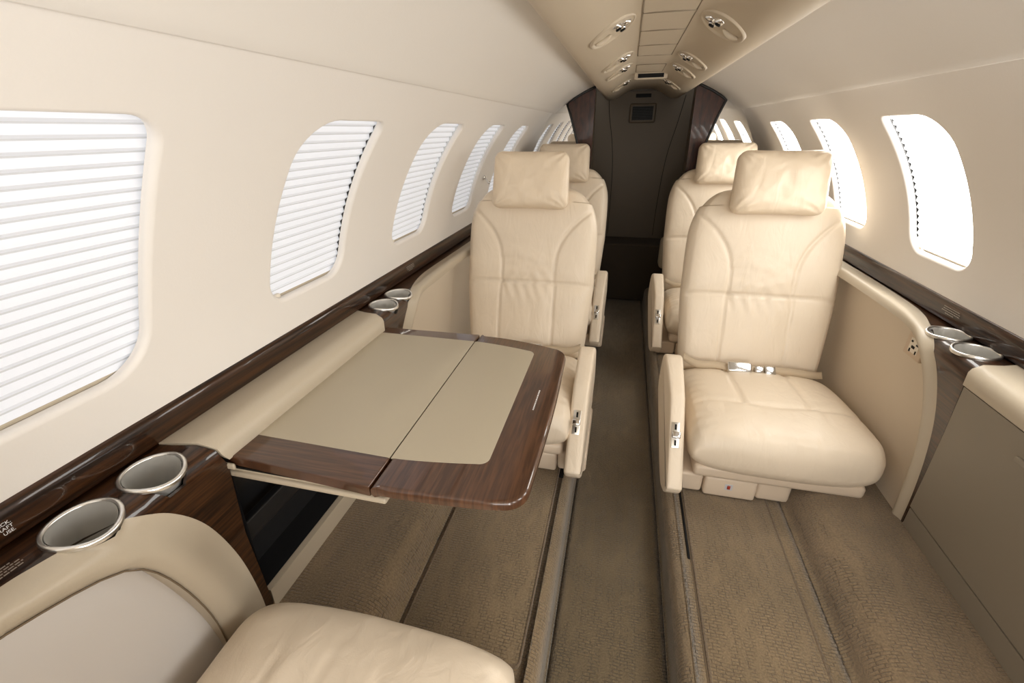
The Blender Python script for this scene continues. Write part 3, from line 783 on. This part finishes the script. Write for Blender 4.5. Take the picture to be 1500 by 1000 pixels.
def make_seat(m, ax, label, loc, rz=0):
    """m=+1: aisle armrest on the local -x side. Local front is -y. ax = armrest offset"""
    t = thing('cabin_seat', label, 'seat', (0, 0, 0), 'cream leather cabin seats')
    X, Yv, Z = Vector((1, 0, 0)), Vector((0, 1, 0)), Vector((0, 0, 1))
    # backrest, front surface from (y .27,z .36) to (y .44,z .965)
    b0, b1 = Vector((0, .312, .295)), Vector((0, .500, .962)); up = (b1-b0).normalized(); fr = Vector((0, -up.z, up.y)).normalized(); H = (b1-b0).length/2
    def cen(v): return b0.lerp(b1, (v+1)/2)
    def W(u, v):
        t_ = (v+1)/2
        w = .240+.024*min(1, t_/.42)**.8
        if t_ > .60: w -= .020*((t_-.60)/.4)**2
        if t_ > .74: w -= .105*(1-sqrt(max(0, 1-((t_-.74)/.262)**2)))
        return u*w, -.012*abs(u)**3*(t_ > .9)
    def disp(x, v, u):
        t_ = (v+1)/2; ts = .436; d = 0; ax_ = abs(x)
        d -= .009*g(t_-ts-.012*cos(x*6), .0060)
        d += .006*(1-g(t_-ts, .05))
        if t_ < ts:
            sx = .112; d -= .006*g(ax_-sx, .0042); d += .006*cos(min(1, ax_/sx)*pi/2)
            if ax_ < sx: d += .0035*fbm(x*18, t_*3.0, 1.3)*g(t_-ts+.08, .14)+.0022*sin(x*150+3*sin(t_*16))*g(t_-ts, .10)
        else:
            sx = .108+.150*max(0, (t_-.53)/.345)**2.3
            d -= .008*g((ax_-sx)/(1+6*max(0, t_-.6)), .0040)
            d += .006*cos(min(1, ax_/max(.02, sx))*pi/2)
            if ax_ < sx: d += .0035*fbm(x*9+2, t_*14, 4.1)*g(t_-ts-.10, .14)+.0018*sin(x*120+t_*60*(1 if x > 0 else -1))*g(t_-ts, .07)
        return d
    mk('backrest', *pillow(110, 130, W, .062, cen, up, fr, X, 9, 2.6, disp, .6), 'leather', t)
    # headrest pillow
    h0 = Vector((.0, .372, .892)); h1 = Vector((0, .425, 1.090))
    uph = (h1-h0).normalized(); frh = Vector((0, -uph.z, uph.y))
    def Wh(u, v):
        c_ = min(1, max(0, abs(v)-.76)/.24); c2 = min(1, max(0, abs(u)-.84)/.16)
        return u*(.146-.018*(1-sqrt(1-c_*c_)))*(1-.02*v), .003*v*(u*u)-.012*(1-sqrt(1-c2*c2))*(1 if v > 0 else -1)*abs(v)
    def dh(x, v, u):
        d = 0
        for sx, sv in ((-1, -1), (1, -1), (1, 1), (-1, 1)):
            dx, dv = (u-sx), (v-sv); rr = sqrt(dx*dx+dv*dv); an = math.atan2(dv*sv, dx*sx)
            d += .0020*sin(an*13+sx*2+sv)*g(rr-.36, .28)*(1 if rr > .02 else 0)
        return d+.006*fbm(u*1.6+m, v*1.3, 2.2)
    hp = mk('headrest_pillow', *pillow(64, 56, Wh, .050, lambda v: h0.lerp(h1, (v+1)/2), uph, frh, X, 5.5, 2.2, dh, ve=4.5, cl=.65), 'leather_soft', t)
    mk('headrest_post', *merge(box((-.06, .47, .97), (.02, .012, .09), .004), box((.06, .47, .97), (.02, .012, .09), .004), box((0, .475, 1.0), (.20, .012, .05), .004)), 'plastic_cream', t, angle=40)
    # cushion
    c0 = Vector((.010*m, -.235, .292)); c1 = Vector((.010*m, .300, .266))
    def cenc(v): return c0.lerp(c1, (v+1)/2)
    def Wc(u, v):
        c_ = max(0, -v-.66)/.34; w = .264-.066*(1-sqrt(max(0, 1-c_*c_)))*(1 if u*m > 0 else .25)-.012*max(0, v)**4
        return u*w, .014*u*u*(1 if v < -.3 else 0)*max(0, (-v-.3)/.7)
    def dc(x, v, u):
        y = -.235+.535*(v+1)/2; xx = abs(x); d = .010*(1-abs(v+.45)**2)*1.0
        yc = -.055+.035*(x/.26)**2
        d -= .008*g(y-yc, .012)*(1 if xx < .20 else max(0, 1-(xx-.20)/.06))*.6
        if y > yc: d -= .007*g(xx-.10, .009)+0; d += .005*cos(min(1, xx/.1)*pi/2)*min(1, (y-yc)/.08)
        else:
            d += .004*fbm(x*9, y*7, 5.0)+.0022*g(xx-.10, .02)*g(y-yc, .08)
            d -= .0030*g(abs(x+.02)-.14, .006)*g(y-yc+.045, .035)
            d -= .0025*g(abs(x+.01)-.045, .005)*g(y-yc+.05, .03)
        if x*m < -.17: d += .0012*sin(y*150+4*x)*g((abs(x)-.255), .05)
        return d
    mk('seat_cushion', *pillow(90, 100, Wc, .094, cenc, Yv, Z, X, 5.0, 2.6, dc, .92, ve=5, cl=.75), 'leather', t)
    # pan and pedestal
    pan = []
    mk('seat_pan', *merge(box((.00, .04, .222), (.46, .50, .045), .014), box((.0, .04, .205), (.42, .46, .03), .012)), 'plastic_cream', t, angle=40)
    pc = -.125*m
    pd = mk('pedestal', *merge(box((pc-.115, -.045, .163), (.095, .30, .072), .012), box((pc+.01, -.052, .163), (.150, .30, .074), .010), box((pc+.135, -.040, .163), (.095, .30, .072), .012), box((pc+.01, .12, .166), (.33, .25, .07), .01)), 'plastic_cream', t, angle=40)
    mk('release_label', *box((pc+.005, -.2025, .170), (.022, .001, .022)), 'label_grey', pd, smooth=False)
    mk('release_button', *box((pc+.005, -.204, .170), (.009, .004, .013), .0015), 'red_button', pd)
    # aisle armrest: inclined padded bar
    prof_ = [(-.275, .182), (-.284, .198), (-.270, .225), (-.115, .382), (-.060, .418), (.055, .462), (.088, .462), (.100, .448), (.094, .410), (.066, .352), (.015, .312), (-.195, .180), (-.255, .168)]
    pp = [(p.x, p.y) for p in smooth_path([(a, b, 0) for a, b in prof_], 4, closed=True)]
    n = len(pp); V, F = [], []; hw = .0355 if m > 0 else .0325; xc = (-.3020*m)+ax
    def offp(d):
        out = []
        for i in range(n):
            a, c = pp[i-1], pp[(i+1) % n]; tt = Vector((c[0]-a[0], c[1]-a[1])).normalized(); out.append((pp[i][0]+tt.y*d*-1, pp[i][1]+tt.x*d))
        return out
    area = sum(pp[i][0]*pp[(i+1) % n][1]-pp[(i+1) % n][0]*pp[i][1] for i in range(n)); sg = 1 if area > 0 else -1
    rings = [(-hw, .014), (-hw+.0015, .007), (-hw+.006, .0018), (-hw+.012, 0), (0, 0), (hw-.012, 0), (hw-.006, .0018), (hw-.0015, .007), (hw, .014)]
    for xx, d in rings: V += [(xc+xx, y, z) for y, z in offp(d*sg)]
    for i in range(len(rings)-1):
        for k in range(n): F.append([i*n+k, i*n+(k+1) % n, (i+1)*n+(k+1) % n, (i+1)*n+k])
    F.append(list(range(n))); F.append([(len(rings)-1)*n+k for k in range(n)])
    # the outer face slants inward towards the front
    vals = [-(y*.711)*1.0+z*.703 for y, z in pp]; v0, v1 = min(vals), max(vals)
    V = [(x+m*(.026 if m > 0 else .012)*max(0, -(x-xc)*m/hw)*((-(y*.711)+z*.703-v0)/(v1-v0)), y, z) for x, y, z in V]
    arm = mk('armrest', V, F, 'leather', t)
    bmx = bmesh.new(); bmx.from_mesh(arm.data); bmesh.ops.recalc_face_normals(bmx, faces=bmx.faces[:]); bmx.to_mesh(arm.data); bmx.free()
    # recline control plate on the sloping front face
    pa, pb = Vector((0, -.270, .225)), Vector((0, -.115, .382)); dr = (pb-pa).normalized(); nr = Vector((0, -dr.z, dr.y)); q = pa.lerp(pb, .60); q.x = xc+.008*m
    rot = Matrix((X, dr, nr)).transposed()
    pl = mk('control_plate', *box(q+nr*.002, (.024, .078, .006), .002, 2, rot), 'rim_metal', arm, angle=40)
    for dd in (-.024, .024): mk('lever_slot', *box(q+nr*.0052+dr*dd, (.006, .017, .0012), .0005, 1, rot), 'black', pl, smooth=False)
    mk('recline_knob', *merge(box(q+nr*.011, (.020, .014, .016), .005, 3, rot), box(q+nr*.020-dr*.002, (.026, .020, .010), .004, 3, rot)), 'chrome', pl)
    # lap belt lying across the cushion
    bz = .360; by = .238
    pth = smooth_path([(-.235*m, by+.01, bz+.018), (-.19*m, by-.012, bz+.006), (-.12*m, by-.01, bz+.008), (-.05*m, by-.02, bz+.004), (.10*m, by-.008, bz+.004), (.20*m, by+.0, bz-.004), (.245*m, by+.02, bz-.012)], 8)
    V, F = [], []
    for i, p in enumerate(pth):
        tl = .6*sin(i*.25)
        w = Vector((0, cos(.9+tl*.4), sin(.9+tl*.4)))*.014
        V += [p-w, p+w, p+w+Vector((0, -.0012, .0012)), p-w+Vector((0, -.0012, .0012))]
    for i in range(len(pth)-1):
        for k in range(4): F.append([i*4+k, i*4+(k+1) % 4, (i+1)*4+(k+1) % 4, (i+1)*4+k])
    belt = mk('lap_belt', V, F, 'belt_web', t)
    rb = Matrix.Rotation(.75, 3, 'X')
    V, F = box((-.045*m, by-.026, bz+.014), (.082, .040, .016), .007, 3, rb)
    mk('buckle', V, F, 'chrome', belt)
    mk('latch_tongue', *merge(box((.022*m, by-.024, bz+.012), (.030, .022, .006), .002, 2, rb), box((.058*m, by-.024, bz+.011), (.036, .030, .008), .003, 2, rb)), 'chrome', belt, angle=40)
    t.location = loc; t.rotation_euler = (0, 0, rz)
    return t
def copy_tree(o, parent=None):
    c = o.copy(); C.objects.link(c); c.parent = parent
    for ch in list(o.children): copy_tree(ch, c)
    return c
sR = make_seat(1, 0, 'front right cream leather seat facing the camera, its cushion fully in view', (.45, 1.35, 0))
sR2 = copy_tree(sR); sR2.location = (.45, 2.315, 0); sR2['label'] = 'rear right cream leather seat, partly hidden behind the front right one'
sN = copy_tree(sR); sN.location = (-.420, .222, 0); sN.rotation_euler = (0, 0, pi); 
for ch in sN.children:
    if ch.name.startswith('armrest'): ch.location = (0, .13, -.02)
sN['label'] = 'cream leather seat cushion cut off at the bottom left, nearest the camera'
sL = make_seat(-1, -.026, 'front left cream leather seat facing the camera behind the open table', (-.412, 1.35, 0))
sL2 = copy_tree(sL); sL2.location = (-.412, 2.315, 0); sL2['label'] = 'rear left cream leather seat, mostly hidden behind the front left one'

# ------------------------------------------------------------------ aft bulkhead
YM = 2.895
def arc_half(side, x0, z0):
    a0 = asin((z0-ZC)/R); pts = []
    a1 = acos(x0/R)
    return [(side*R*cos(a0+(a1-a0)*k/16), ZC+R*sin(a0+(a1-a0)*k/16)) for k in range(17)]
for side, nm in ((-1, 'left'), (1, 'right')):
    pts = [(side*.30, .70), (side*.779, .70)]+arc_half(side, .300, .70)
    tilt = math.radians(1.0)
    V = [(x, YM-(z-1.0)*math.tan(tilt), z) for x, z in pts]+[(x, YM+.012-(z-1.0)*math.tan(tilt), z) for x, z in pts]; n = len(pts)
    F = [list(range(n)), list(range(n, 2*n))[::-1]]+[[i, (i+1) % n, n+(i+1) % n, n+i] for i in range(n)]
    tag(mk('wall_mirror', V, F, 'mirror_glass', smooth=False, loc=(side*.5, YM, .7)), 'mirror on the back wall between the %s wood divider and the side windows' % nm, 'mirror', 'mirrors on the back wall')
    # wood divider wing
    po = [(.266, 1.385), (.300, 1.372), (.345, 1.352), (.388, 1.328), (.425, 1.302), (.405, 1.23), (.362, 1.09), (.333, .97), (.318, .86), (.312, .70), (.312, .21), (.275, .21), (.272, .96)]
    yd = 2.868
    V = [(side*x, yd, z) for x, z in po]+[(side*x, yd+.018, z) for x, z in po]; n = len(po)
    F = [list(range(n)), list(range(n, 2*n))[::-1]]+[[i, (i+1) % n, n+(i+1) % n, n+i] for i in range(n)]
    t = thing('wood_divider', 'dark reddish wood divider wing on the %s of the dark back doorway' % nm, 'divider', (side*.30, yd, .21), 'wood dividers flanking the doorway')
    mk('wood_panel', V, F, 'wood_divider', t, smooth=False)
    fr_ = [(side*x, yd-.004, z) for x, z in po[:10]]
    mk('edge_trim', *tube([(side*x, yd-.002, z-.006) for x, z in po[:5]]+[(side*(x-.006), yd-.002, z) for x, z in po[5:10]], .0065, 8), 'gasket', t)
    # solid wall under the mirror and doorway jambs
V, F = merge(box((-.54, YM+.02, .44), (.47, .02, .53)), box((.54, YM+.02, .44), (.47, .02, .53)), box((-.285, 3.02, .80), (.012, .25, 1.18)), box((.292, 3.02, .80), (.012, .25, 1.18)))
struct(mk('wall_back', V, F, 'lav_taupe', smooth=False))
# lavatory beyond the doorway
V = [(-.60, 3.48, .0), (.60, 3.48, .0), (.60, 3.48, 1.42), (-.60, 3.48, 1.42)]
lv = struct(mk('wall_end', *merge((V, [[0, 1, 2, 3]]), box((-.56, 3.2, .72), (.01, .56, 1.44)), box((.56, 3.2, .72), (.01, .56, 1.44))), 'lav_taupe', smooth=False))
dp = thing('closet_panel', 'dark taupe back panel with curved seams and an air grille', 'panel', (0, 3.46, .40))
mk('panel_face', *box((.01, 3.455, .89), (.86, .012, 1.0), .003), 'lav_taupe', dp, angle=40)
sl = smooth_path([(-.216, 3.4475, 1.36), (-.205, 3.4475, 1.25), (-.172, 3.4475, 1.07), (-.155, 3.4475, .85), (-.155, 3.4475, .45)], 8)
sr = smooth_path([(.275, 3.4475, 1.36), (.245, 3.4475, 1.20), (.20, 3.4475, .98), (.178, 3.4475, .70), (.172, 3.4475, .45)], 8)
for p in (sl, sr): mk('panel_seam', *tube(p, .0018, 6), 'black', dp)
gr = mk('air_grille', *box((.012, 3.446, 1.258), (.172, .010, .118), .012), 'lav_taupe', dp, angle=40)
mk('grille_opening', *box((.012, 3.4415, 1.258), (.136, .002, .086), .004), 'black', gr)
mk('grille_slats', *merge(*[box((.012, 3.4395, 1.220+.0095*k), (.134, .003, .0022)) for k in range(9)]), 'gasket', gr, smooth=False)
mk('vent_slot', *box((.008, 3.444, 1.362), (.098, .004, .022), .002), 'black', dp)
tag(mk('bench_base', *merge(box((.0, 3.33, .22), (1.10, .24, .42), .015)), 'dark_carpet', loc=(0, 3.33, .01), angle=40), 'dark brown carpeted bench base across the end of the aisle', 'bench')
t = thing('side_console', 'small dark red wood and beige console edge behind the rear right seat', 'console', (.235, 3.06, .30))
mk('wood_face', *box((.252, 3.05, .63), (.05, .10, .24), .004), 'wood_divider', t, angle=40)
mk('beige_pad', *box((.240, 3.05, .42), (.075, .12, .20), .03, 4), 'panel_tan', t)

# small chrome coat hook beside the front left headrest
t = thing('coat_hook', 'small chrome coat hook on the left wall beside the front left headrest', 'hook', wallP(-1, 2.13, sz(.965), -.003))
a = sz(.965); P0 = wallP(-1, 2.13, a, -.003); nn = wallN(-1, a)
mk('hook_plate', *revolve([(0, .006), (.010, .005), (.012, 0)], P0, nn, 20), 'chrome', t)
mk('hook_arm', *tube([P0+nn*x+Vector((0, 0, z)) for x, z in ((.004, 0), (.016, -.004), (.024, -.016), (.030, -.014), (.033, -.004))], .0035, 10), 'chrome', t)

# ------------------------------------------------------------------ light
w = bpy.data.worlds.new('World'); bpy.context.scene.world = w; w.use_nodes = True
w.node_tree.nodes['Background'].inputs[0].default_value = (1.0, .97, .93, 1); w.node_tree.nodes['Background'].inputs[1].default_value = .6
def area(name, loc, rot, sx, sy, e, col):
    l = bpy.data.lights.new(name, 'AREA'); l.shape = 'RECTANGLE'; l.size = sx; l.size_y = sy; l.energy = e; l.color = col
    o = bpy.data.objects.new(name, l); C.objects.link(o); o.location = loc; o.rotation_euler = rot; return o
# daylight from the cockpit and entry door at the forward end, behind the camera
area('cockpit_daylight', (.18, -1.45, .95), (pi/2, 0, .28), 1.1, .8, 20, (1.0, .975, .94))
area('entry_door_daylight', (.60, -.85, .80), (pi/2, 0, pi/2+.2), .6, 1.0, 30, (1.0, .98, .95))

# ------------------------------------------------------------------ camera
cam = bpy.data.cameras.new('Camera'); co = bpy.data.objects.new('Camera', cam); C.objects.link(co)
f_, ya, pit, ro, cx, czz = 645, .2421, .4463, -.0143, -.0633, 1.1636
Fv = Vector((-sin(ya)*cos(pit), cos(ya)*cos(pit), -sin(pit))); Rt = Vector((cos(ya), sin(ya), 0)); U = Rt.cross(Fv)
r2 = Rt*cos(ro)+U*sin(ro); u2 = -Rt*sin(ro)+U*cos(ro)
Mx = Matrix((r2, u2, -Fv)).transposed().to_4x4(); Mx.translation = Vector((cx, 0, czz)); co.matrix_world = Mx
cam.sensor_width = 36; cam.lens = f_/1500*36; cam.clip_start = .01
sc = bpy.context.scene; sc.camera = co
sc.view_settings.view_transform = 'Standard'; sc.view_settings.look = 'None'; sc.view_settings.exposure = -0.16; sc.view_settings.gamma = 1
sc.cycles.max_bounces = 10; sc.cycles.diffuse_bounces = 7; sc.cycles.glossy_bounces = 5; sc.cycles.sample_clamp_indirect = 6
